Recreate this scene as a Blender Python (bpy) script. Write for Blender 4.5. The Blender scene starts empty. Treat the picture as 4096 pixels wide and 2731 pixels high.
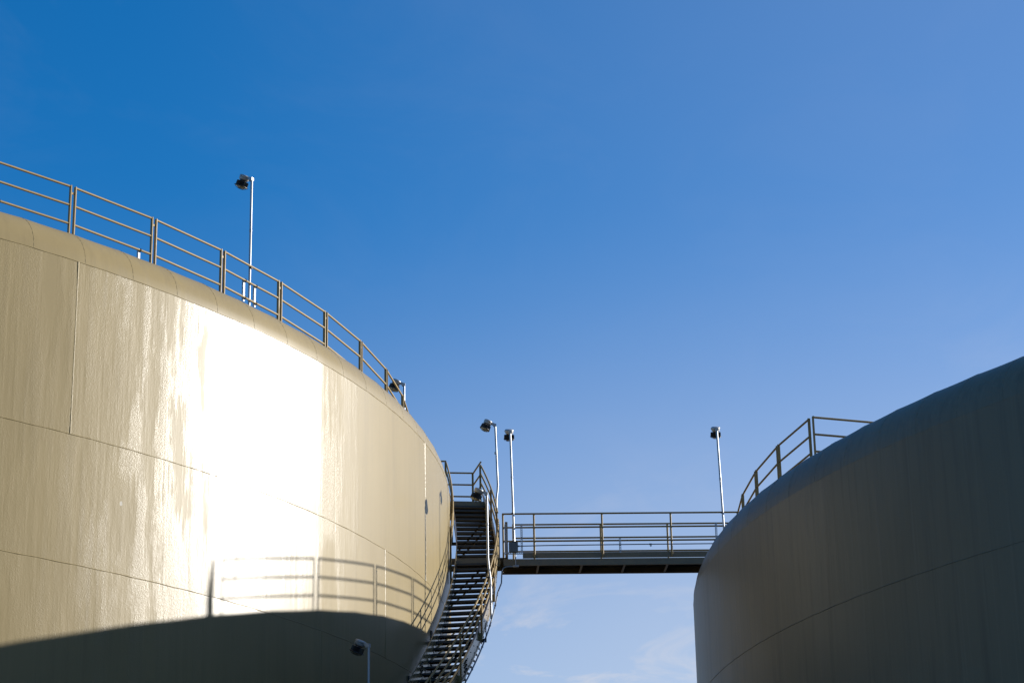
import bpy, math, random
from mathutils import Vector, Matrix
random.seed(7)
sin, cos, pi, rad = math.sin, math.cos, math.pi, math.radians
scene = bpy.context.scene
col = scene.collection
H0 = 1.6                                    # eye height: all z below are given from eye level

# ------------------------------------------------------------------ site geometry (metres)
CX, CY, R1, K1, KR1 = -25.0234, 51.4318, 23.4647, 14.1407, 0.7572
S2, S3 = 11.0526, 8.8460
RR1, HT1, SP = 22.556, 15.9522, 0.3556
C2X, C2Y, R2, K2, KR2 = 28.0486, 49.1960, 24.0370, 11.2505, 0.9410
S2B = 8.8020
RR2, HT2 = R2-1.1125, K2+KR2+1.0796
TOP1, TOP2 = K1+KR1, K2+KR2
GROUND = -H0
SUN_AZ, SUN_EL = rad(21.0), rad(17.22)

# ------------------------------------------------------------------ object helpers
origin = {}
def V(x, y, z): return Vector((x, y, z))
class MB:
    def __init__(s): s.v = []; s.f = []; s.sm = []
    def add(s, verts, faces, smooth=False):
        b = len(s.v); s.v += [Vector(p) for p in verts]
        for f in faces: s.f.append([i+b for i in f]); s.sm.append(smooth)
    def box(s, c, sx, sy, sz, ax=None, ay=None, az=None):
        ax = ax or V(1,0,0); ay = ay or V(0,1,0); az = az or V(0,0,1); c = Vector(c)
        p = [c+ax*(sx/2*i)+ay*(sy/2*j)+az*(sz/2*k) for k in (-1,1) for j in (-1,1) for i in (-1,1)]
        s.add(p, [(0,2,3,1),(4,5,7,6),(0,1,5,4),(2,6,7,3),(0,4,6,2),(1,3,7,5)])
    def bar(s, a, b, w, h, up=None):
        a = Vector(a); b = Vector(b); d = (b-a); L = d.length; d.normalize()
        up = up or V(0,0,1)
        if abs(d.dot(up)) > .99: up = V(1,0,0)
        y = up.cross(d).normalized(); z = d.cross(y)
        s.box((a+b)/2, L, w, h, d, y, z)
    def tube(s, pts, r, n=8, cap=True):
        pts = [Vector(p) for p in pts]; rings = []; N = len(pts); pr = None
        for i, p in enumerate(pts):
            t = (pts[min(i+1,N-1)]-pts[max(i-1,0)]).normalized()
            if pr is None:
                a = V(0,0,1) if abs(t.z) < .9 else V(1,0,0)
                u = t.cross(a).normalized()
            else:
                u = (pr - t*pr.dot(t)).normalized()
            pr = u; w = t.cross(u)
            k = r[i] if isinstance(r, (list, tuple)) else r
            rings.append([p+(u*cos(2*pi*j/n)+w*sin(2*pi*j/n))*k for j in range(n)])
        vs = [q for rg in rings for q in rg]
        fs = [(i*n+j, i*n+(j+1)%n, (i+1)*n+(j+1)%n, (i+1)*n+j) for i in range(N-1) for j in range(n)]
        s.add(vs, fs, True)
        if cap:
            s.add(rings[0], [list(range(n))[::-1]]); s.add(rings[-1], [list(range(n))])
    def lathe(s, prof, n=24, mat=None, smooth=True, star=None):
        vs = []; m = mat or Matrix.Identity(4)
        for (r, z) in prof:
            for j in range(n):
                k = r*(star if (star and j % 2) else 1.0)
                vs.append(m @ V(k*cos(2*pi*j/n), k*sin(2*pi*j/n), z))
        N = len(prof)
        fs = [(i*n+j, i*n+(j+1)%n, (i+1)*n+(j+1)%n, (i+1)*n+j) for i in range(N-1) for j in range(n)]
        s.add(vs, fs, smooth)
        s.add(vs[:n], [list(range(n))[::-1]]); s.add(vs[-n:], [list(range(n))])
    def grid(s, rows, smooth=True, close=False):
        n = len(rows[0]); vs = [p for r in rows for p in r]
        m = n if close else n-1
        fs = [(i*n+j, i*n+(j+1)%n, (i+1)*n+(j+1)%n, (i+1)*n+j) for i in range(len(rows)-1) for j in range(m)]
        s.add(vs, fs, smooth)
    def build(s, name, mat, parent=None, local=False):
        o = origin[parent.name] if (parent and not local) else V(0,0,0)
        me = bpy.data.meshes.new(name)
        off = V(0,0,0) if local else V(0,0,H0)
        me.from_pydata([p+off-o for p in s.v], [], s.f)
        me.polygons.foreach_set('use_smooth', s.sm)
        me.materials.append(mat); me.update()
        ob = bpy.data.objects.new(name, me); col.objects.link(ob)
        if parent: ob.parent = parent
        origin[ob.name] = o
        return ob
def tag(o, label, cat, group=None, kind=None):
    if label: o['label'] = label
    if cat: o['category'] = cat
    if group: o['group'] = group
    if kind: o['kind'] = kind
    return o
def thing(name, label, cat, loc, group=None, rz=0.0):
    o = bpy.data.objects.new(name, None); col.objects.link(o)
    o.location = (loc[0], loc[1], loc[2]+H0); o.rotation_euler = (0,0,rz); o.empty_display_size = .2
    origin[o.name] = Vector(o.location)
    return tag(o, label, cat, group)
def cyl1(r, deg, z): a = rad(deg); return V(CX+r*cos(a), CY+r*sin(a), z)
def cyl2(r, deg, z): a = rad(deg); return V(C2X+r*cos(a), C2Y+r*sin(a), z)

# ------------------------------------------------------------------ materials
def new_mat(name):
    m = bpy.data.materials.new(name); m.use_nodes = True
    nt = m.node_tree; b = nt.nodes['Principled BSDF']
    return m, nt, b
def N(nt, t, **kw):
    n = nt.nodes.new(t)
    for k, v in kw.items():
        if k in n.inputs: n.inputs[k].default_value = v
        else: setattr(n, k, v)
    return n
def noise(nt, vec, scale, detail=4, rough=.55):
    n = N(nt, 'ShaderNodeTexNoise', Scale=scale, Detail=detail, Roughness=rough)
    nt.links.new(vec, n.inputs['Vector']); return n
def mapping(nt, src, sc):
    m = N(nt, 'ShaderNodeMapping'); m.inputs['Scale'].default_value = sc
    nt.links.new(src, m.inputs['Vector']); return m.outputs[0]
def ramp(nt, src, a, b, ca=0., cb=1., it='LINEAR'):
    r = N(nt, 'ShaderNodeMapRange'); r.interpolation_type = it; r.inputs[1].default_value = a; r.inputs[2].default_value = b
    r.inputs[3].default_value = ca; r.inputs[4].default_value = cb
    nt.links.new(src, r.inputs[0]); return r.outputs[0]
def mixc(nt, fac, a, b, mode='MIX'):
    m = N(nt, 'ShaderNodeMix', data_type='RGBA', blend_type=mode)
    for s, v in ((0, fac), (6, a), (7, b)):
        if hasattr(v, 'node'): nt.links.new(v, m.inputs[s])
        else: m.inputs[s].default_value = v if s == 0 else (*v, 1)
    return m.outputs[2]
def math_(nt, op, a, b):
    m = N(nt, 'ShaderNodeMath', operation=op)
    for i, v in enumerate((a, b)):
        if hasattr(v, 'node'): nt.links.new(v, m.inputs[i])
        else: m.inputs[i].default_value = v
    return m.outputs[0]

PAINT = (.213, .166, .082)
def tank_paint(name, PAINT, spec, rough, coat, seed, dry=False, grime=1.0):
    m, nt, b = new_mat(name)
    geo = N(nt, 'ShaderNodeNewGeometry'); pos = geo.outputs['Position']
    sh = N(nt, 'ShaderNodeVectorMath', operation='ADD'); sh.inputs[1].default_value = (seed, seed*.7, 0)
    nt.links.new(pos, sh.inputs[0]); pos = sh.outputs[0]
    st = mapping(nt, pos, (1, 1, .045))              # long vertical streaks
    st2 = mapping(nt, pos, (1, 1, .24))
    iso = mapping(nt, pos, (1, 1, 1))
    n1 = noise(nt, st, 5.0, 5, .6); n2 = noise(nt, st2, 1.9, 6, .62)
    n3 = noise(nt, iso, .35, 3); n4 = noise(nt, mapping(nt, pos, (1,1,.012)), 14, 3, .6)
    c = mixc(nt, ramp(nt, n3.outputs[0], .35, .68), [v*.94 for v in PAINT], [v*1.05 for v in PAINT])
    c = mixc(nt, ramp(nt, n1.outputs[0], .50, .72, 0, .34*grime), c, [PAINT[0]*.74, PAINT[1]*.74, PAINT[2]*.76])
    c = mixc(nt, ramp(nt, n4.outputs[0], .52, .72, 0, .20*grime), c, [PAINT[0]*1.2, PAINT[1]*1.2, PAINT[2]*1.25])
    sp = noise(nt, iso, 3.3, 1, .5)
    c = mixc(nt, ramp(nt, sp.outputs[0], .84, .85, 0, .6), c, (.40, .38, .34))   # chips
    nt.links.new(c, b.inputs['Base Color'])
    # gloss: hard enamel with grainy overspray lying in vertical runs and patches
    fine = noise(nt, iso, 26, 2, .7)
    grain = noise(nt, iso, 58, 2, .7)
    run = math_(nt, 'ADD', math_(nt, 'MULTIPLY', n2.outputs[0], .64), math_(nt, 'MULTIPLY', n1.outputs[0], .36))
    if dry:                                          # a dry-sprayed stretch of wall round to one side, a narrow one past the buckled weld
        sx = N(nt, 'ShaderNodeSeparateXYZ'); nt.links.new(N(nt, 'ShaderNodeNewGeometry').outputs['Position'], sx.inputs[0])
        th = math_(nt, 'ARCTAN2', math_(nt, 'SUBTRACT', sx.outputs[1], CY), math_(nt, 'SUBTRACT', sx.outputs[0], CX))
        pt = noise(nt, mapping(nt, pos, (1,1,.5)), .75, 7, .68)
        run = math_(nt, 'ADD', run, math_(nt, 'MULTIPLY', math_(nt, 'SUBTRACT', pt.outputs[0], .5), .34))
        run0 = run
        bias = ramp(nt, th, rad(-38.0), rad(-28.5), .075, -.070)
        bias = math_(nt, 'ADD', bias, ramp(nt, th, rad(-25.2), rad(-24.7), 0, .15))
        bias = math_(nt, 'SUBTRACT', bias, ramp(nt, sx.outputs[2], K1+H0-.01, K1+H0+.01, 0, 1))
        bias = math_(nt, 'SUBTRACT', bias, ramp(nt, th, rad(-24), rad(-20), 0, .22))
        run = math_(nt, 'ADD', run, bias)
    msk = ramp(nt, run, .44, .62)                    # 0 smooth film, 1 dry overspray
    b.inputs['Roughness'].default_value = rough
    b.inputs['Coat Roughness'].default_value = .25; b.inputs['Coat IOR'].default_value = 1.5
    b.inputs['IOR'].default_value = 1.5; b.inputs['Specular IOR Level'].default_value = spec
    cw = ramp(nt, msk, 0, 1, coat, coat*(.95 if dry else .62))
    if dry:                                          # gloss left only in ragged runs towards the chalked side
        sh = math_(nt, 'ADD', ramp(nt, th, rad(-43.0), rad(-30.5), -.15, .15), ramp(nt, th, rad(-25.2), rad(-24.6), 0, -.17))
        sh = math_(nt, 'ADD', sh, ramp(nt, th, rad(-24), rad(-20), 0, .25))
        cw = math_(nt, 'MULTIPLY', coat, ramp(nt, math_(nt, 'ADD', run0, sh), .46, .53, .06, 1, 'SMOOTHSTEP'))
        cw = math_(nt, 'MULTIPLY', cw, ramp(nt, th, rad(-24.2), rad(-20), 1, 1.4))
    nt.links.new(cw, b.inputs['Coat Weight'])
    hgt = math_(nt, 'ADD', math_(nt, 'MULTIPLY', grain.outputs[0], .75), math_(nt, 'MULTIPLY', fine.outputs[0], .5))
    hgt = math_(nt, 'MULTIPLY', hgt, ramp(nt, msk, 0, 1, .05, 1.0))
    hgt = math_(nt, 'ADD', hgt, math_(nt, 'MULTIPLY', n4.outputs[0], .10))
    bp = N(nt, 'ShaderNodeBump', Strength=.45, Distance=.0085)
    nt.links.new(hgt, bp.inputs['Height']); nt.links.new(bp.outputs[0], b.inputs['Normal']); nt.links.new(bp.outputs[0], b.inputs['Coat Normal'])
    return m
def simple(name, c, rough, metal=0., var=.12, scale=8, bump=0.):
    m, nt, b = new_mat(name)
    tc = N(nt, 'ShaderNodeNewGeometry').outputs['Position']
    n = noise(nt, tc, scale, 5, .6)
    cc = mixc(nt, ramp(nt, n.outputs[0], .3, .7), [v*(1-var) for v in c], [min(1, v*(1+var)) for v in c])
    nt.links.new(cc, b.inputs['Base Color']); b.inputs['Metallic'].default_value = metal
    nt.links.new(ramp(nt, n.outputs[0], .3, .7, rough*.85, min(1, rough*1.15)), b.inputs['Roughness'])
    if bump:
        bp = N(nt, 'ShaderNodeBump', Strength=bump, Distance=.004); nt.links.new(n.outputs[0], bp.inputs['Height'])
        nt.links.new(bp.outputs[0], b.inputs['Normal'])
    return m
M_T1 = tank_paint('tank_enamel', PAINT, .10, .40, .165, 0.0, True)
M_T2 = tank_paint('tank_enamel_shade_tinted', (.180, .155, .107), .20, .46, .07, 31.0, False, 2.2)  # enamel darkened and greyed: the unlit side's deeper shade is in the base colour
M_RAIL = simple('rail_paint', (.235, .166, .066), .6, 0, .10, 9, .1)
M_RAIL.node_tree.nodes['Principled BSDF'].inputs['Specular IOR Level'].default_value = .3
M_STEEL = simple('structural_paint', (.150, .118, .068), .45, 0, .14, 5, .1)
M_STRING = simple('stringer_enamel', (.20, .152, .075), .20, 0, .10, 5)
M_TREAD = simple('tread_steel', (.022, .022, .023), .5, 0, .2, 12)
M_GALV = simple('galvanised_steel', (.33, .342, .36), .48, .50, .06, 5)
M_CAST = simple('cast_aluminium', (.33, .335, .34), .45, .3, .10, 20)
M_BLACK = simple('black_fins', (.012, .012, .013), .45, 0, .2, 20)
M_COND = simple('conduit_steel', (.22, .24, .26), .4, .6, .15, 15)
M_BOX = simple('box_grey', (.09, .10, .11), .45, .2, .08, 8)
M_CLAMP = simple('clamp_black', (.02, .02, .02), .5, .2, .2, 20)
M_GRATE = simple('deck_steel', (.10, .095, .08), .6, .3, .3, 6)
m, nt, b = new_mat('lens_glass'); M_LENS = m
b.inputs['Base Color'].default_value = (.4, .39, .33, 1); b.inputs['Roughness'].default_value = .12
b.inputs['Transmission Weight'].default_value = .25
M_GROUND = simple('dark_asphalt', (.05, .048, .045), .9, 0, .25, .6, .3)

# ------------------------------------------------------------------ ground
g = MB()
g.add([(-3000,-3000,GROUND),(3000,-3000,GROUND),(3000,3000,GROUND),(-3000,3000,GROUND)], [(0,1,2,3)])
tag(g.build('ground', M_GROUND), 'dark asphalt yard around the two tanks', 'ground', kind='structure')

# ------------------------------------------------------------------ tanks
def angles(fine_a, fine_b, df, dc):
    a = []; t = fine_a
    while t < fine_b-1e-6: a.append(t); t += df
    n = int((360-(fine_b-fine_a))/dc); d = (360-(fine_b-fine_a))/n
    return a+[fine_b+d*i for i in range(n)]
def peak(d, amp, w):
    d = abs((d+180) % 360-180)
    return amp*max(0, 1-d/w)**1.35
def shell_offset(tank, course, t, z):
    a = rad(t); s = 7.0*tank+course*1.9
    o = .004*sin(9*a+s)+.0028*sin(23*a+1.7*s+.5*z)+.0012*sin(61*a+2.3*s+.9*z)+.0005*sin(143*a+s+2.1*z)
    for (c, pt, amp, w) in PEAKS[tank]:
        if c == course: o += peak(t-pt, amp, w)
    return o*(.5 if tank == 2 else 1)
PEAKS = {1: [(1,-24.9,.020,1.9),(1,-41.45,.008,1.5),(1,-10.57,.008,1.5),(1,-36.2,.004,1.0),(1,-31.3,.005,1.1),(2,-33.2,.016,1.8),
             (2,-25.1,.014,1.7),(2,-17.63,.008,1.5),(3,-24.6,.007,1.5),(3,-33.4,.010,1.6),(3,-39.5,.006,1.5)],
         2: [(1,-172,.006,2),(1,-158,.008,2),(1,-149,.006,2),(2,-165,.008,2),(2,-150,.008,2)]}
def make_tank(name, label, cx, cy, R, K, KR, seams, verts_seams, fine, gore0, mat, tank):
    t = thing(name, label, 'storage tank', (cx, cy, GROUND))
    A = angles(fine[0], fine[1], .2, 1.5)
    def P(r, deg, z): a = rad(deg); return V(cx+r*cos(a), cy+r*sin(a), z)
    m = MB(); zs = [K]+seams+[GROUND]
    bead = .0085
    for c in range(len(zs)-1):
        z1, z0 = zs[c], zs[c+1]; nz = max(2, int((z1-z0)/.5))
        rows = []
        for i in range(nz+1):
            z = z0+(z1-z0)*i/nz; f = min(1, 4*min(i, nz-i)/nz+.25)
            rows.append([P(R+shell_offset(tank, c+1, d, z)*f, d, z) for d in A])
        m.grid(rows, True, True)
    for i, z in enumerate(zs[:-1]):                           # ring welds
        for (lo, hi, st) in ((fine[0], fine[1], .25),):
            n = int((hi-lo)/st); rng = random.Random(i+tank)
            pts = []; rr = []
            for k in range(n+1):
                d = lo+st*k
                pts.append(P(R-(.0065 if (tank == 2 and i == 0) else .0015)+.25*shell_offset(tank, i+1, d, z), d, z+.003*sin(d*3.1+i))); rr.append(bead*(.75+.5*rng.random()))
            m.tube(pts, rr, 6)
    for (d, za, zb) in verts_seams:                             # plate welds
        n = int((za-zb)/.03); rng = random.Random(int(d*10)); c = 1+sum(1 for s in seams if s > (za+zb)/2)
        m.tube([P(R-.0276+shell_offset(tank, c, d, zb+(za-zb)*k/n)*.98, d, zb+(za-zb)*k/n) for k in range(n+1)],
               [.0300+.0022*(rng.random()-.4) for k in range(n+1)], 44)
    m.build('shell', mat, t)
    # rolled knuckle made of flat-ish gores
    G = 360/137.0; kn = MB(); rows = []; na = 10
    B = [gore0+G*(g+q/6.0) for g in range(137) for q in range(6)]
    hw = rad(G/2)
    for i in range(na+1):
        ph = pi/2*i/na; row = []
        for k, d in enumerate(B):
            q = (k % 6)/6.0; u = rad((q-.5)*G)
            sc = (1-(cos(hw)/cos(u)))*R*1.6*sin(ph)**.7
            row.append(P(R-KR+KR*cos(ph)-sc*cos(ph)-.0*q, d, K+KR*sin(ph)-sc*sin(ph)))
        rows.append(row)
    kn.grid(rows, True, True)
    for gk in range(137):
        d = gore0+G*gk
        dd = (d-fine[0]) % 360
        if dd > fine[1]-fine[0]: continue
        kn.tube([P(R-KR+(KR-.0032)*cos(pi/2*i/16), d, K+(KR-.0032)*sin(pi/2*i/16)) for i in range(17)], .0055, 5)
    kn.build('knuckle', mat, t)
    rf = MB(); C = [gore0+3*i for i in range(120)]
    rf.grid([[P(r, d, K+KR+(R-KR-r)*.055) for d in C] for r in (R-KR, R*.66, R*.33, .05)], True, True)
    rf.build('roof', mat, t)
    return t
make_tank('storage_tank', 'sunlit beige steel tank with a blinding glare patch and spiral stair', CX, CY, R1, K1, KR1,
          [S2, S3, 5.75, 2.65], [(-41.45,K1,S2),(-10.57,K1,S2),(-72.3,K1,S2),(-17.63,S2,S3),(-48.5,S2,S3),(-24.6,S3,5.75),(-55,S3,5.75)],
          (-62, 14), -41.07, M_T1, 1)
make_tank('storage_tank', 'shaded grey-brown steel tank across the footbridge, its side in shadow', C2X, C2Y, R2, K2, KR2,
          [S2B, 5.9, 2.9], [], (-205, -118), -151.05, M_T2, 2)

# ------------------------------------------------------------------ guard railings
RT = .0215
def panel(par, P, r, a, b, zt, zbase, nrail=3, gap=.15, sp=SP):
    a2, b2 = (a+gap, b-gap) if b > a else (a-gap, b+gap)
    A, B = P(r, a2, 0), P(r, b2, 0)
    m = MB()
    for k in range(nrail):
        z = zt-sp*k; m.tube([A+V(0,0,z), B+V(0,0,z)], RT, 10)
    ob = m.build('rail_panel', M_RAIL, par)
    d = (B-A).normalized(); n = V(-d.y, d.x, 0)
    for Q, s in ((A, -1), (B, 1)):
        p = MB()                                             # angle-iron post
        p.box(Q+V(0,0,(zt+RT+zbase)/2)+d*(s*.006), .022, .054, zt+RT-zbase, d, n)
        p.box(Q+V(0,0,zbase+.006), .10, .10, .012, d, n)
        p.build('post', M_RAIL, ob)
    return B, n, d
t = thing('guard_railing', 'beige three-rail guard railing round the sunlit tank top', 'railing', cyl1(RR1, -20, TOP1))
for i in range(-6, 9):
    a = -40.2+5.0*i
    if a+5 > 4: break
    panel(t, cyl1, RR1, a, a+5.0, HT1, TOP1)
for i in range(-6, 8):
    d = -35.2+5*i; m = MB()
    m.box(cyl1(RR1, d, HT1-.12), .06, .012, .04, V(-sin(rad(d)), cos(rad(d)), 0), V(cos(rad(d)), sin(rad(d)), 0))
    m.build('link_plate', M_RAIL, t)
t = thing('guard_railing', 'dark guard railing on the shaded tank, ending in an inward corner', 'railing', cyl2(RR2, -174, TOP2))
for a, b in ((-169.4,-164.5),(-174.25,-169.4),(-179.1,-174.25),(-183.1,-179.1),(-191.0,-186.6),(-195.9,-191.0)):
    panel(t, cyl2, RR2, a, b, HT2, TOP2)
a0 = rad(-164.5+.25)
def spoke(r, k, z): return cyl2(RR2, -164.25, z)+V(cos(rad(19.3)), sin(rad(19.3)), 0)*r
panel(t, lambda r, k, z: spoke(k, 0, z), 0, .0, 2.3, HT2, TOP2, 3, .03)

# ------------------------------------------------------------------ spiral stair
RI, RO = 23.627, 24.584
def nos(t): return 12.52+.183*(t+.62)/.62 if t < 0 else 12.703+.183*(t-.34)/.66
def stop(t): return 12.815+16.08*rad(t) if t < -.3 else (12.73 if t < .2 else nos(t)+.17)
FOOT = -47.0
st = thing('spiral_stair', 'beige steel stair curling up the sunlit tank with dark open treads', 'stair', cyl1(24.1, FOOT, GROUND))
# treads: one mesh, copied round the tank axis
m = MB()
TD = .272; dg = math.degrees(TD/24.1); TI, TO = RI+.004, RO-.013
def tl(r, d, z): a = rad(d); return V(r*cos(a), r*sin(a), z)
def slab(m, d0, d1, z0, z1, ra, rb):
    vs = [tl(ra,d0,z0), tl(rb,d0,z0), tl(rb,d1,z0), tl(ra,d1,z0), tl(ra,d0,z1), tl(rb,d0,z1), tl(rb,d1,z1), tl(ra,d1,z1)]
    m.add(vs, [(0,3,2,1),(4,5,6,7),(0,1,5,4),(1,2,6,5),(2,3,7,6),(3,0,4,7)])
slab(m, 0, dg, -.006, 0, TI, TO)
slab(m, -.006, .006, -.042, .001, TI, TO)
slab(m, dg-.012, dg, -.036, -.007, TI, TO)
for ra in (TI-.006, TO-.005):
    slab(m, .02, dg-.02, -.055, -.0065, ra, ra+.011)
    slab(m, .015, .05, -.13, -.055, ra+.003, ra+.010)
axis = V(CX, CY, 0)
tread0 = None
ks = [k for k in range(-78, 13) if nos(0) is not None]
for k in ks:
    if k <= 0: d, z = -.62+.62*k, 12.52+.183*k
    else: d, z = .34+.66*(k-1), 12.703+.183*(k-1)
    if z < GROUND+.1: continue
    if k == 0: continue
    if tread0 is None:
        ob = tread0 = m.build('tread', M_TREAD, st, local=True)
    else:
        ob = tread0.copy(); col.objects.link(ob)
    ob.location = V(CX, CY, z+H0)-origin[st.name]; ob.rotation_euler = (0,0,rad(d))
def helix(r, a, b, f, st_=.4):
    n = max(2, int(abs(b-a)/st_)); out = []
    for i in range(n+1):
        d = a+(b-a)*i/n; rr = r(d) if callable(r) else r
        out.append(cyl1(rr, d, f(d)))
    return out
def stringer(r, side, a, b, name, lab=None):
    m = MB(); th = .009; H = .375; n = int(abs(b-a)/.4)
    sec = []
    for i in range(n+1):
        d = a+(b-a)*i/n; z = max(stop(d), GROUND+.3)
        fl = .045 if side > 0 else .018
        q = -1 if side > 0 else -1
        pr = [(0,0),(q*fl,0),(q*fl,-.010),(q*th,-.010),(q*th,-H+.010),(q*fl,-H+.010),(q*fl,-H),(0,-H)]
        rr = r(d) if callable(r) else r
        sec.append([cyl1(rr+x, d, z+y) for x, y in pr])
    m.grid(sec, False, True)
    m.add(sec[0], [list(range(8))]); m.add(sec[-1], [list(range(8))[::-1]])
    return m.build(name, M_STRING, st)
ri_up = lambda d: RI+.0*d
ro_up = lambda d: RO-.012*max(0, d)
so = stringer(RO, 1, FOOT+.5, -.5, 'stringer'); si = stringer(RI-.002, -1, FOOT+.5, -.5, 'stringer')
so2 = stringer(ro_up, 1, -.3, 8.5, 'stringer'); si2 = stringer(RI-.002, -1, -.3, 8.5, 'stringer')
# bolts and splice plates
bolt0 = {}
def bolt(par, r, d, z, big):
    if big not in bolt0:
        m = MB(); k = .022 if big else .011; h_ = .02 if big else .011
        m.lathe([(k,0),(k,h_*.75),(k*.6,h_)], 6, Matrix.Rotation(pi/2, 4, 'Y'), False)
        o = bolt0[big] = m.build('bolt', M_TREAD, par, local=True)
    else:
        o = bolt0[big].copy(); col.objects.link(o); o.parent = par
    o.location = cyl1(r, d, z+H0)-origin[st.name]; o.rotation_euler = (0,0,rad(d))
for par, r, d0 in ((so, RO+.001, -13.2), (si, RI+.001, -13.1)):
    for i in range(3):
        for j in range(3): bolt(par, r, d0+.16*(i-1), stop(d0+.16*(i-1))-.09-.085*j, True)
for i in range(40):
    d = -28.0+.69*i
    if d > -1: break
    for q in (-.10, -.24): bolt(so, RO+.001, d+(.1 if q < -.2 else 0), stop(d)+q, False)
# lateral bracing under the treads
for i in range(9):
    hi = 7.2-6.05*i
    if hi-5.6 < FOOT: break
    for off in (0, -1.25):
        m = MB(); A = cyl1(RO-.03, hi+off, stop(hi+off)-.33); B = cyl1(RI+.03, hi-5.4+off, stop(hi-5.4+off)-.33)
        pts = [A.lerp(B, u/8) for u in range(9)]
        pts = [cyl1(RO-.03+(RI+.06-RO)*u/8, hi+off-5.4*u/8, stop(hi+off-5.4*u/8)-.33) for u in range(9)]
        for p, q in zip(pts[:-1], pts[1:]): m.bar(p, q, .055, .01)
        m.build('diagonal_brace', M_RAIL, st)
# wall brackets that carry the stair off the tank
for i in range(9):
    d = -9.2-4.75*i
    if d < FOOT+2: break
    m = MB(); z = stop(d)-.385
    m.bar(cyl1(R1-.02, d, z-.04), cyl1(RO+.08, d, z-.04), .06, .075)
    m.bar(cyl1(R1-.01, d, z-.85), cyl1(RO-.25, d, z-.08), .045, .045)
    m.box(cyl1(R1+.012, d, z-.35), .02, .16, 1.15, V(cos(rad(d)), sin(rad(d)), 0), V(-sin(rad(d)), cos(rad(d)), 0))
    m.bar(cyl1(RO+.075, d, z-.06), cyl1(RO+.075, d, z+.34), .03, .02)
    m.build('wall_bracket', M_TREAD, st)
for d in (3.2, 7.6):
    m = MB(); z = stop(d)-.40
    m.bar(cyl1(R1-.02, d, z), cyl1(RO+.03, d, z), .06, .07); m.build('wall_bracket', M_TREAD, st)
# landing with its front beam
m = MB()
def slabw(m, d0, d1, z0, z1, ra, rb):
    vs = [cyl1(r, d, z) for z in (z0, z1) for (r, d) in ((ra,d0),(rb,d0),(rb,d1),(ra,d1))]
    m.add(vs, [(0,3,2,1),(4,5,6,7),(0,1,5,4),(1,2,6,5),(2,3,7,6),(3,0,4,7)])
slabw(m, -.60, .98, 12.505, 12.518, RI+.012, RO+.25); m.build('landing_plate', M_TREAD, st)
m = MB(); slabw(m, -.645, -.60, 12.375, 12.52, R1+.02, RO-.005); slabw(m, -.60, -.50, 12.375, 12.385, R1+.02, RO-.005)
slabw(m, .93, .98, 12.36, 12.504, R1+.02, RO+.2); m.build('landing_beam', M_STEEL, st)
# top platform
m = MB(); slabw(m, 8.26, 11.0, 14.885, 14.898, RI-.75, RO-.11)
slabw(m, 8.22, 8.26, 14.74, 14.90, RI, RO-.11); slabw(m, 10.95, 11.0, 14.70, 14.884, RI-.75, RO-.11); m.build('top_platform', M_STEEL, st)
# handrails
HR = (.745, .506, .274)
RL_ = RO+.03
for h in HR:
    m = MB(); m.tube(helix(RL_, FOOT+.6, -.35, lambda d: max(stop(d), GROUND+.3)+h), RT, 10); m.build('handrail', M_RAIL, st)
up_r = lambda d: 24.60-.0235*max(0, d-.7)
for h in (.945, .71, .475):
    m = MB(); m.tube(helix(up_r, .75, 8.35, lambda d: nos(d)+h), RT, 10); m.build('handrail', M_RAIL, st)
in_r = lambda d: 23.535
for h in (1.0, .765):
    m = MB(); m.tube(helix(in_r, -2.2, 8.35, lambda d: nos(d)+h), RT, 10); m.build('handrail', M_RAIL, st)
def spost(r, d, zt, zb, foot=0, w=.055):
    m = MB(); er = V(cos(rad(d)), sin(rad(d)), 0); et = V(-sin(rad(d)), cos(rad(d)), 0)
    c = cyl1(r, d, (zt+zb)/2)
    m.box(c+er*.0, .008, w, zt-zb, er, et); m.box(c+et*(w/2-.004)-er*.022, .036, .008, zt-zb-.006, er, et)
    if foot:
        m.box(cyl1(r, d, zb+.07)-er*(foot*.045), .085, .05, .16, er, et)
    m.build('handrail_post', M_RAIL, st)
for i in range(11):
    d = -1.0-4.5*i
    if d < FOOT: break
    spost(RO+.06, d, stop(d)+.75, stop(d)-.26, 1)
for d in (.85, 4.3, 8.3): spost(up_r(d)-.0, d, nos(d)+.96, nos(d)-.15)
for d, e in ((-1.9, .35), (3.3, .2), (8.3, .1)): spost(23.535, d, nos(d)+1.02, nos(d)-e)
m = MB()                                                      # rails round the top platform
for z in (15.95, 15.635, 15.32):
    c = [cyl1(up_r(8.3), 8.3, z), cyl1(24.38, 10.75, z), cyl1(22.9, 10.95, z)]
    m.tube(c[:2], RT, 10); m.tube(c[1:], RT, 10)
    m.tube([cyl1(23.535, 8.3, z), cyl1(22.75, 8.3, z)], RT, 10)
m.build('platform_rail', M_RAIL, st)
spost(24.38, 10.75, 15.97, 14.88); spost(22.9, 10.95, 15.97, 14.88); spost(22.75, 8.3, 15.97, 14.88)

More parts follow.
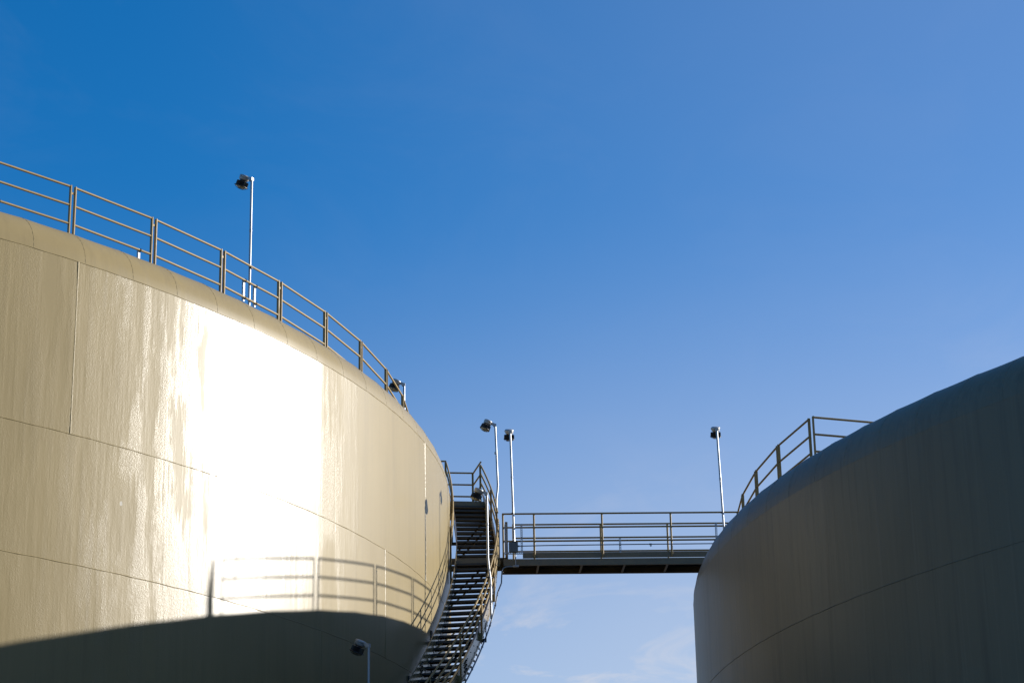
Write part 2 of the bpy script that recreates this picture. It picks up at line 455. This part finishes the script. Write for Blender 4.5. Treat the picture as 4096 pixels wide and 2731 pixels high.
# ------------------------------------------------------------------ footbridge
BD = rad(2.6); bx = V(cos(BD), sin(BD), 0); by = V(-sin(BD), cos(BD), 0)
B0 = V(.38, 51.2, 0)
def bp(u, w, z): return B0+bx*u+by*w+V(0,0,z)
U0, U1, W = -.68, 5.5, .92
DZ = 12.49
br = thing('footbridge', 'beige steel footbridge spanning between the two tanks', 'footbridge', bp(2.3, .5, DZ))
for w, s in ((0, -1), (W, 1)):
    m = MB()
    m.box(bp((U0+U1)/2, w, DZ-.09), U1-U0, .008, .146, bx, by)
    m.box(bp((U0+U1)/2, w-s*.028, DZ-.012), U1-U0, .048, .010, bx, by)
    m.box(bp((U0+U1)/2, w-s*.028, DZ-.158), U1-U0, .048, .010, bx, by)
    m.build('side_beam', M_STEEL, br)
m = MB(); nb = 62
for i in range(9): m.box(bp((U0+U1)/2, .09+i*(W-.18)/8, DZ-.022), U1-U0-.02, .006, .03, bx, by)
for i in range(nb): m.box(bp(U0+.05+(U1-U0-.1)*i/(nb-1), W/2, DZ-.012), .008, W-.09, .012, bx, by)
m.box(bp((U0+U1)/2, W/2, DZ-.003), U1-U0-.01, W-.10, .004, bx, by)
m.build('deck', M_GRATE, br)
for u in (.14, 1.16, 2.17, 3.18, 4.17, 5.2):
    m = MB(); m.box(bp(u+.02, W/2, DZ-.100), .008, W-.022, .10, bx, by); m.box(bp(u, W/2, DZ-.147), .048, W-.07, .008, bx, by)
    m.build('cross_beam', M_STEEL, br)
for w, us, ua, s in ((-.016, (.05, 1.655, 3.28), -.70, -1), (W+.016, (.10, 1.70, 3.31), -.42, 1)):
    ra = MB()
    for z in (1.066, .735, .405): ra.tube([bp(ua, w+s*.03, DZ+z), bp(U1-.15, w+s*.03, DZ+z)], .0205, 10)
    ro_ = ra.build('side_railing', M_RAIL, br)
    tp = MB(); tp.box(bp((ua+.45+U1)/2, w-s*.03, DZ+.075), U1-ua-.5, .006, .14, bx, by); tp.build('toe_plate', M_STEEL, br)
    for u in [ua+.02]+list(us)+[4.9]:
        p = MB(); p.tube([bp(u, w+s*.03, DZ+.012), bp(u, w+s*.03, DZ+1.06)], .0235, 10)
        p.build('post', M_RAIL, ro_)
m = MB(); m.box(bp(-.60, W*.08, DZ+.40), .062, .05, 1.0, bx, by); m.build('end_post', M_STEEL, br)

# ------------------------------------------------------------------ floodlights
head_parts = {}
TILT = rad(25)
def head_objs(par, h):
    if not head_parts:
        T = Matrix.Rotation(-TILT, 4, 'Y')
        Tc = T @ Matrix.Translation((.205, 0, 0))
        m = MB(); m.box((.012,0,.028), .078, .062, .066)
        m.add([T @ V(x,y,z) for x in (.03,.14) for y in (-.028,.028) for z in (.0,.055)],
              [(0,1,3,2),(4,6,7,5),(0,4,5,1),(2,3,7,6),(0,2,6,4),(1,5,7,3)])
        head_parts['arm'] = (m, M_CAST)
        m = MB(); m.lathe([(.086,-.038),(.098,-.032),(.100,.004),(.100,.006),(.096,.008),(.096,.012),(.105,.014),(.105,.050),(.096,.060),(.04,.066)], 28, Tc)
        m.box(Tc @ V(.02,.104,.02), .03, .014, .03, T.to_3x3() @ V(1,0,0), V(0,1,0), T.to_3x3() @ V(0,0,1))
        m.box(Tc @ V(.02,-.104,.02), .03, .014, .03, T.to_3x3() @ V(1,0,0), V(0,1,0), T.to_3x3() @ V(0,0,1))
        head_parts['ballast_housing'] = (m, M_CAST)
        m = MB(); m.lathe([(.07,-.062),(.07,-.036)], 20, Tc)
        m.lathe([(.112,-.066),(.121,-.07),(.123,-.155),(.121,-.160)][::-1], 72, Tc, False, .90)
        m.lathe([(.128,-.178),(.131,-.175),(.131,-.162),(.118,-.158)], 28, Tc)
        head_parts['heat_sink'] = (m, M_BLACK)
        m = MB(); m.lathe([(.02,-.208),(.06,-.203),(.092,-.192),(.112,-.176)], 28, Tc); head_parts['lens'] = (m, M_LENS)
        m = MB()
        for k in range(4):
            a = pi*k/4
            m.tube([Tc @ V(r*cos(a), r*sin(a), z) for r, z in ((-.128,-.172),(-.1,-.203),(-.05,-.219),(0,-.223),(.05,-.219),(.1,-.203),(.128,-.172))], .0032, 5)
        for r, z in ((.06,-.217),(.128,-.176)):
            m.tube([Tc @ V(r*cos(2*pi*j/20), r*sin(2*pi*j/20), z) for j in range(21)], .0032, 5, False)
        for a in (.9, 3.9): m.tube([Tc @ V(.131*cos(a), .131*sin(a), -.17), Tc @ V(.146*cos(a), .146*sin(a), -.17)], .007, 6)
        head_parts['wire_guard'] = (m, M_CLAMP)
        for k, (m, mt) in list(head_parts.items()):
            head_parts[k] = m.build(k, mt, par, local=True); head_parts[k].location = (0,0,h)
        return
    for k, o in head_parts.items():
        c = o.copy(); col.objects.link(c); c.parent = par; c.location = (0,0,h)
def lamp(label, base, h, rz, pole=None, clamps=(), lean=(0,0)):
    t = thing('floodlight', label, 'floodlight', base, 'pole-mounted floodlights', rz)
    m = MB(); pts = pole or [V(0,0,0), V(0,0,h*.5), V(0,0,h)]
    m.tube(pts, .0245, 12); z = h*.62
    m.lathe([(.027,0),(.029,.004),(.029,.05),(.027,.054)], 12, Matrix.Translation((0,0,z)) if not pole else Matrix.Translation((0,0,h*.75)))
    m.build('pole', M_GALV, t, local=True)
    for z, (x, y) in clamps:
        m = MB()
        m.tube([V(x*.5+.034*cos(2*pi*j/14)*1.0, y*.5+.034*sin(2*pi*j/14), z) for j in range(15)], .006, 5, False)
        m.box((x*.5, y*.5, z), .05, .05, .03)
        m.build('clamp', M_CLAMP, t, local=True)
    head_objs(t, h)
    t.rotation_euler = (lean[0], lean[1], rz)
    return t
ang = lambda d: rad(d)+pi
lamp('lone tall floodlight on the sunlit tank rim, high against open blue sky', cyl1(RR1-.06, -27.74, TOP1), 2.895, ang(-27.74-2), clamps=((1.03,(-.06,0)),))
lamp('floodlight half hidden behind the far end of the sunlit tank railing', cyl1(RR1-.06, -3.25, TOP1), 1.56, ang(-3.25))
# upper stair lamp
d = 3.1; q = cyl1(up_r(d)+.06, d, nos(d)-.1)
lamp('floodlight beside the stair top, on a galvanised pole bent at its foot', q, 16.22-q.z, ang(d), [V(.0,0,0),V(.0,0,.85),V(.0,0,1.0),V(-.03,0,1.22),V(-.04,0,1.36),V(-.03,0,1.7),V(0,0,16.22-q.z)],
     ((.97,(.06,0)),(.72,(.06,0))))
d = -8.6; q = cyl1(RL_+.06, d, stop(d)-.10)
h = 13.06-q.z
lamp('floodlight in front of the stair treads, lens tilted towards the tank', V(-.62, 47.6, q.z), h, rad(-9)+pi,
     [V(-.055,0,0),V(-.05,0,h-1.9),V(-.02,0,h-1.65),V(0,0,h-1.4),V(0,0,h*.8),V(0,0,h)], ((h-1.85,(0,0)),(h-2.12,(0,0))))
d = -25.5; q = cyl1(RL_+.06, d, stop(d)-.3)
lamp('blue-lit floodlight low in the tank shadow at the picture bottom', q, nos(d)+3.17-q.z, ang(d))
lamp('floodlight on the footbridge rail above the grey junction box', bp(-.465, -.075, DZ+.12), 15.53-DZ-.12, BD+pi/2+rad(4), clamps=((.95,(0,.03)),), lean=(0,0))
lamp('floodlight at the far end of the footbridge beside the shaded tank', bp(4.50, -.075, DZ-.15), 15.56-DZ+.15, BD+pi/2, clamps=((1.2,(0,.03)),))
for o in list(col.objects):
    if o.get('category') == 'floodlight' and 'footbridge' in o['label']:
        rz = o.rotation_euler.z                      # the two bridge poles lean a little to the left
        o.rotation_euler = (Matrix.Rotation(rad(-1.0 if 'junction' in o['label'] else -1.2), 3, 'Y') @ Matrix.Rotation(rz, 3, 'Z')).to_euler()
        o.location.x += .045

# ------------------------------------------------------------------ strut channels, junction box, conduits
def strut(label, a, b, face, clamps=()):
    t = thing('strut_channel', label, 'strut channel', a, 'slotted strut channels')
    a = Vector(a); b = Vector(b); d = (b-a); L = d.length; d.normalize(); f = Vector(face).normalized(); s = d.cross(f)
    m = MB(); w = .041
    for k in (-1, 1): m.box((a+b)/2+s*(k*w/2)+f*0, L, .004, .04, d, s, f)
    for k in (-1, 1): m.box((a+b)/2+s*(k*.0135)+f*.02, L, .012, .003, d, s, f)
    n = max(2, int(L/.05))
    for i in range(n+1): m.box(a+d*(L*i/n)+f*.0195, .016, .027, .003, d, s, f)
    m.build('channel', M_GALV, t)
    for c in clamps:
        m = MB(); c = Vector(c)
        m.tube([c+f*(.03*cos(2*pi*j/12))+d*(.03*sin(2*pi*j/12)) for j in range(13)], .006, 5, False)
        m.build('clamp', M_CLAMP, t)
    return t
def er1(d): return V(cos(rad(d)), sin(rad(d)), 0)
def chord(d): # radius of the straight rail at angle d
    i = math.floor((d+40.2)/5.0); mid = -40.2+5*i+2.5
    return RR1*cos(rad(2.35))/cos(rad(d-mid))
zm, zl = HT1-SP, HT1-2*SP
r_ = chord(-28.25)-.045
strut('short white strut channel just left of the tall rim floodlight pole', cyl1(r_, -28.25, zl-.06), cyl1(r_, -28.25, zm+.03), er1(-28.25), (cyl1(r_+.045,-28.25,zl), cyl1(r_+.045,-28.25,zm)))
r_ = chord(-27.3)-.045
strut('short white strut channel just right of the tall rim floodlight pole', cyl1(r_, -27.3, zl-.06), cyl1(r_, -27.3, zm+.03), er1(-27.3), (cyl1(r_+.045,-27.3,zl), cyl1(r_+.045,-27.3,zm)))
r_ = chord(-36.0)-.045
strut('stub of strut channel hanging below the lowest rail, second bay of the sunlit tank', cyl1(r_, -36.0, TOP1), cyl1(r_, -36.0, zl+.03), er1(-36), (cyl1(r_+.045,-36,zl),))
r_ = chord(-44.07)-.045
strut('stub of strut channel under the lowest rail at the picture left edge', cyl1(r_, -44.07, TOP1), cyl1(r_, -44.07, zl+.03), er1(-44), (cyl1(r_+.045,-44.07,zl),))
F = -by
strut('upright strut channel left of the junction box', bp(-.625, -.095, DZ+.13), bp(-.625, -.095, DZ+.80), F)
strut('upright strut channel right of the junction box', bp(-.250, -.095, DZ+.13), bp(-.250, -.095, DZ+.80), F)
strut('level strut channel along the junction box underside', bp(-.665, -.14, DZ+.095), bp(-.215, -.14, DZ+.095), F)
strut('lone strut channel hanging from the low rail mid footbridge', bp(2.06, -.095, DZ+.10), bp(2.06, -.095, DZ+.44), F)
strut('strut channel beside the pole at the shaded tank end of the footbridge', bp(4.34, -.095, DZ+.30), bp(4.34, -.095, DZ+.80), F)
jb = thing('junction_box', 'dark grey metal junction box on the footbridge railing', 'junction box', bp(-.45, -.17, DZ+.11))
m = MB()
def rbox(m, c, sx, sy, sz, ch=.008):
    vs = []
    for (kx, kz) in ((1,1-2*ch/sz),(1-2*ch/sx,1)):
        pass
    prof = [(-sx/2+ch,-sz/2),(sx/2-ch,-sz/2),(sx/2,-sz/2+ch),(sx/2,sz/2-ch),(sx/2-ch,sz/2),(-sx/2+ch,sz/2),(-sx/2,sz/2-ch),(-sx/2,-sz/2+ch)]
    A = [c+bx*x+V(0,0,z)-by*(sy/2) for x, z in prof]; B = [c+bx*x+V(0,0,z)+by*(sy/2) for x, z in prof]
    m.add(A+B, [list(range(8)), list(range(8,16))[::-1]]+[(i, i+8, (i+1)%8+8, (i+1)%8) for i in range(8)])
rbox(m, bp(-.45, -.17, DZ+.225), .21, .11, .23); m.build('enclosure', M_BOX, jb)
m = MB(); rbox(m, bp(-.45, -.229, DZ+.225), .20, .006, .22, .006); m.build('cover', M_BOX, jb)
m = MB(); rbox(m, bp(-.45, -.18, DZ+.353), .075, .06, .026, .005); m.build('pole_socket', M_CLAMP, jb)
cd = thing('electrical_conduit', 'thin grey conduit running along the footbridge railing from the junction box', 'conduit', bp(-.35, -.13, DZ+.27))
m = MB(); m.tube([bp(-.345, -.14, DZ+.265), bp(.3, -.14, DZ+.275), bp(2.5,-.14,DZ+.285), bp(5.0,-.13,DZ+.29)], .0125, 8); m.build('pipe', M_COND, cd)
m = MB(); m.tube([bp(-.345,-.14,DZ+.265), bp(-.305,-.14,DZ+.266)], .021, 10); m.tube([bp(2.74,-.14,DZ+.286), bp(2.80,-.14,DZ+.286)], .019, 10); m.build('coupling', M_COND, cd)
cd = thing('hanging_tag', 'tiny pale round tag hanging from the footbridge conduit', 'tag', bp(2.77, -.16, DZ+.22))
m = MB(); m.lathe([(.018,-.002),(.022,-.001),(.022,.001),(.018,.002)], 16, Matrix.Translation(bp(2.775,-.165,DZ+.242)) @ Matrix.Rotation(pi/2,4,'X'))
m.tube([bp(2.775,-.165,DZ+.26), bp(2.775,-.15,DZ+.29)], .003, 5); m.build('disc', simple('tag_white', (.45,.45,.44), .5), cd)
cd = thing('electrical_conduit', 'blue-grey conduit following the outer edge of the stair up to the footbridge', 'conduit', cyl1(RO+.05, FOOT+4, stop(FOOT+4)-.4))
pts = helix(RO+.05, FOOT+4, -1.6, lambda d: stop(d)-.41, .5)
pts = pts[:-4]+[bp(-.745,-.16,DZ-.62), bp(-.735,-.17,DZ-.45), bp(-.725,-.17,DZ-.33), bp(-.695,-.165,DZ-.265), bp(-.64,-.155,DZ-.235), bp(-.56,-.14,DZ-.222), bp(-.45,-.12,DZ-.217)]
m = MB(); m.tube(pts, .0165, 8); m.tube([bp(-.405,-.12,DZ-.19), bp(-.405,-.12,DZ+.12)], .0155, 8); m.build('pipe', M_COND, cd)
m = MB(); m.tube([bp(-.475,-.12,DZ-.215), bp(-.455,-.12,DZ-.215), bp(-.445,-.12,DZ-.215), bp(-.335,-.12,DZ-.21), bp(-.325,-.12,DZ-.21)], [.017,.022,.029,.029,.02], 10); m.build('conduit_body', M_GALV, cd)
m = MB()
for i in range(14):
    d = -5.2-2.4*i
    m.tube([cyl1(RO+.05, d-.03, stop(d-.03)-.41), cyl1(RO+.05, d+.03, stop(d+.03)-.41)], .024, 8)
m.build('conduit_strap', M_COND, cd)

# ------------------------------------------------------------------ sky and sun
w = bpy.data.worlds.new('World'); scene.world = w; w.use_nodes = True
nt = w.node_tree; bg = nt.nodes['Background']
sky = nt.nodes.new('ShaderNodeTexSky'); sky.sky_type = 'NISHITA'; sky.sun_disc = False
sky.sun_elevation = SUN_EL; sky.sun_rotation = pi/2-SUN_AZ
sky.altitude = 300; sky.air_density = 1.0; sky.dust_density = .35; sky.ozone_density = 5.5
tc = nt.nodes.new('ShaderNodeTexCoord'); gen = tc.outputs['Generated']
sep = nt.nodes.new('ShaderNodeSeparateXYZ'); nt.links.new(gen, sep.inputs[0])
dv = nt.nodes.new('ShaderNodeVectorMath'); dv.operation = 'DIVIDE'
cmb = nt.nodes.new('ShaderNodeCombineXYZ')
zz = math_(nt, 'ADD', sep.outputs[2], .06)
for i in range(3): nt.links.new(zz, cmb.inputs[i])
nt.links.new(gen, dv.inputs[0]); nt.links.new(cmb.outputs[0], dv.inputs[1])
mp = N(nt, 'ShaderNodeMapping'); mp.inputs['Scale'].default_value = (1.0, .62, 0); mp.inputs['Rotation'].default_value = (0,0,rad(24))
nt.links.new(dv.outputs[0], mp.inputs[0])
c1 = noise(nt, mp.outputs[0], 4.2, 9, .62); c1.inputs['Distortion'].default_value = .8
c2 = noise(nt, mp.outputs[0], 1.1, 3, .5)
cl = math_(nt, 'MULTIPLY', ramp(nt, c1.outputs[0], .46, .78), ramp(nt, c2.outputs[0], .38, .62))
low = ramp(nt, sep.outputs[2], .19, .30, 1.0, .07)
cl = math_(nt, 'MULTIPLY', math_(nt, 'MULTIPLY', cl, low), .55)
dt = nt.nodes.new('ShaderNodeVectorMath'); dt.operation = 'DOT_PRODUCT'; nt.links.new(gen, dt.inputs[0])
dt.inputs[1].default_value = (cos(SUN_EL)*cos(SUN_AZ), cos(SUN_EL)*sin(SUN_AZ), sin(SUN_EL))
dts = dt.outputs['Value']
veil = math_(nt, 'MULTIPLY', ramp(nt, sep.outputs[2], .14, .40, .42, .0, 'SMOOTHSTEP'), ramp(nt, dts, -.2, .45, 0, 1))
veil = math_(nt, 'ADD', veil, ramp(nt, dts, .27, .68, 0, .11, 'SMOOTHSTEP'))
f = math_(nt, 'ADD', veil, cl)
hs = nt.nodes.new('ShaderNodeHueSaturation'); hs.inputs['Saturation'].default_value = 1.22
nt.links.new(sky.outputs[0], hs.inputs['Color'])
skyc = mixc(nt, f, hs.outputs[0], (5.3, 4.75, 4.3))
nt.links.new(skyc, bg.inputs['Color']); bg.inputs['Strength'].default_value = .087
sl = bpy.data.lights.new('sun', 'SUN'); sl.energy = 5.0; sl.angle = rad(.48); sl.color = (1.0, .96, .90)
so_ = bpy.data.objects.new('sun', sl); col.objects.link(so_)
S = V(cos(SUN_EL)*cos(SUN_AZ), cos(SUN_EL)*sin(SUN_AZ), sin(SUN_EL))
so_.rotation_euler = S.to_track_quat('Z', 'Y').to_euler(); so_.location = S*60

# ------------------------------------------------------------------ camera
p, r = .335902638, -.019727128
cp, sp_, cr, sr = cos(p), sin(p), cos(r), sin(r)
right = V(cr, -sp_*sr, cp*sr); up = V(-sr, -sp_*cr, cp*cr); back = -V(0, cp, sp_)
cam = bpy.data.cameras.new('camera'); co = bpy.data.objects.new('camera', cam); col.objects.link(co)
M = Matrix((right, up, back)).transposed().to_4x4(); M.translation = V(0,0,H0); co.matrix_world = M
cam.sensor_width = 36; cam.lens = 8958.959/4096*36; cam.clip_end = 8000; cam.clip_start = .1
scene.camera = co
vs = scene.view_settings
vs.view_transform = 'Standard'; vs.look = 'None'; vs.exposure = 0.95; vs.gamma = 1.0
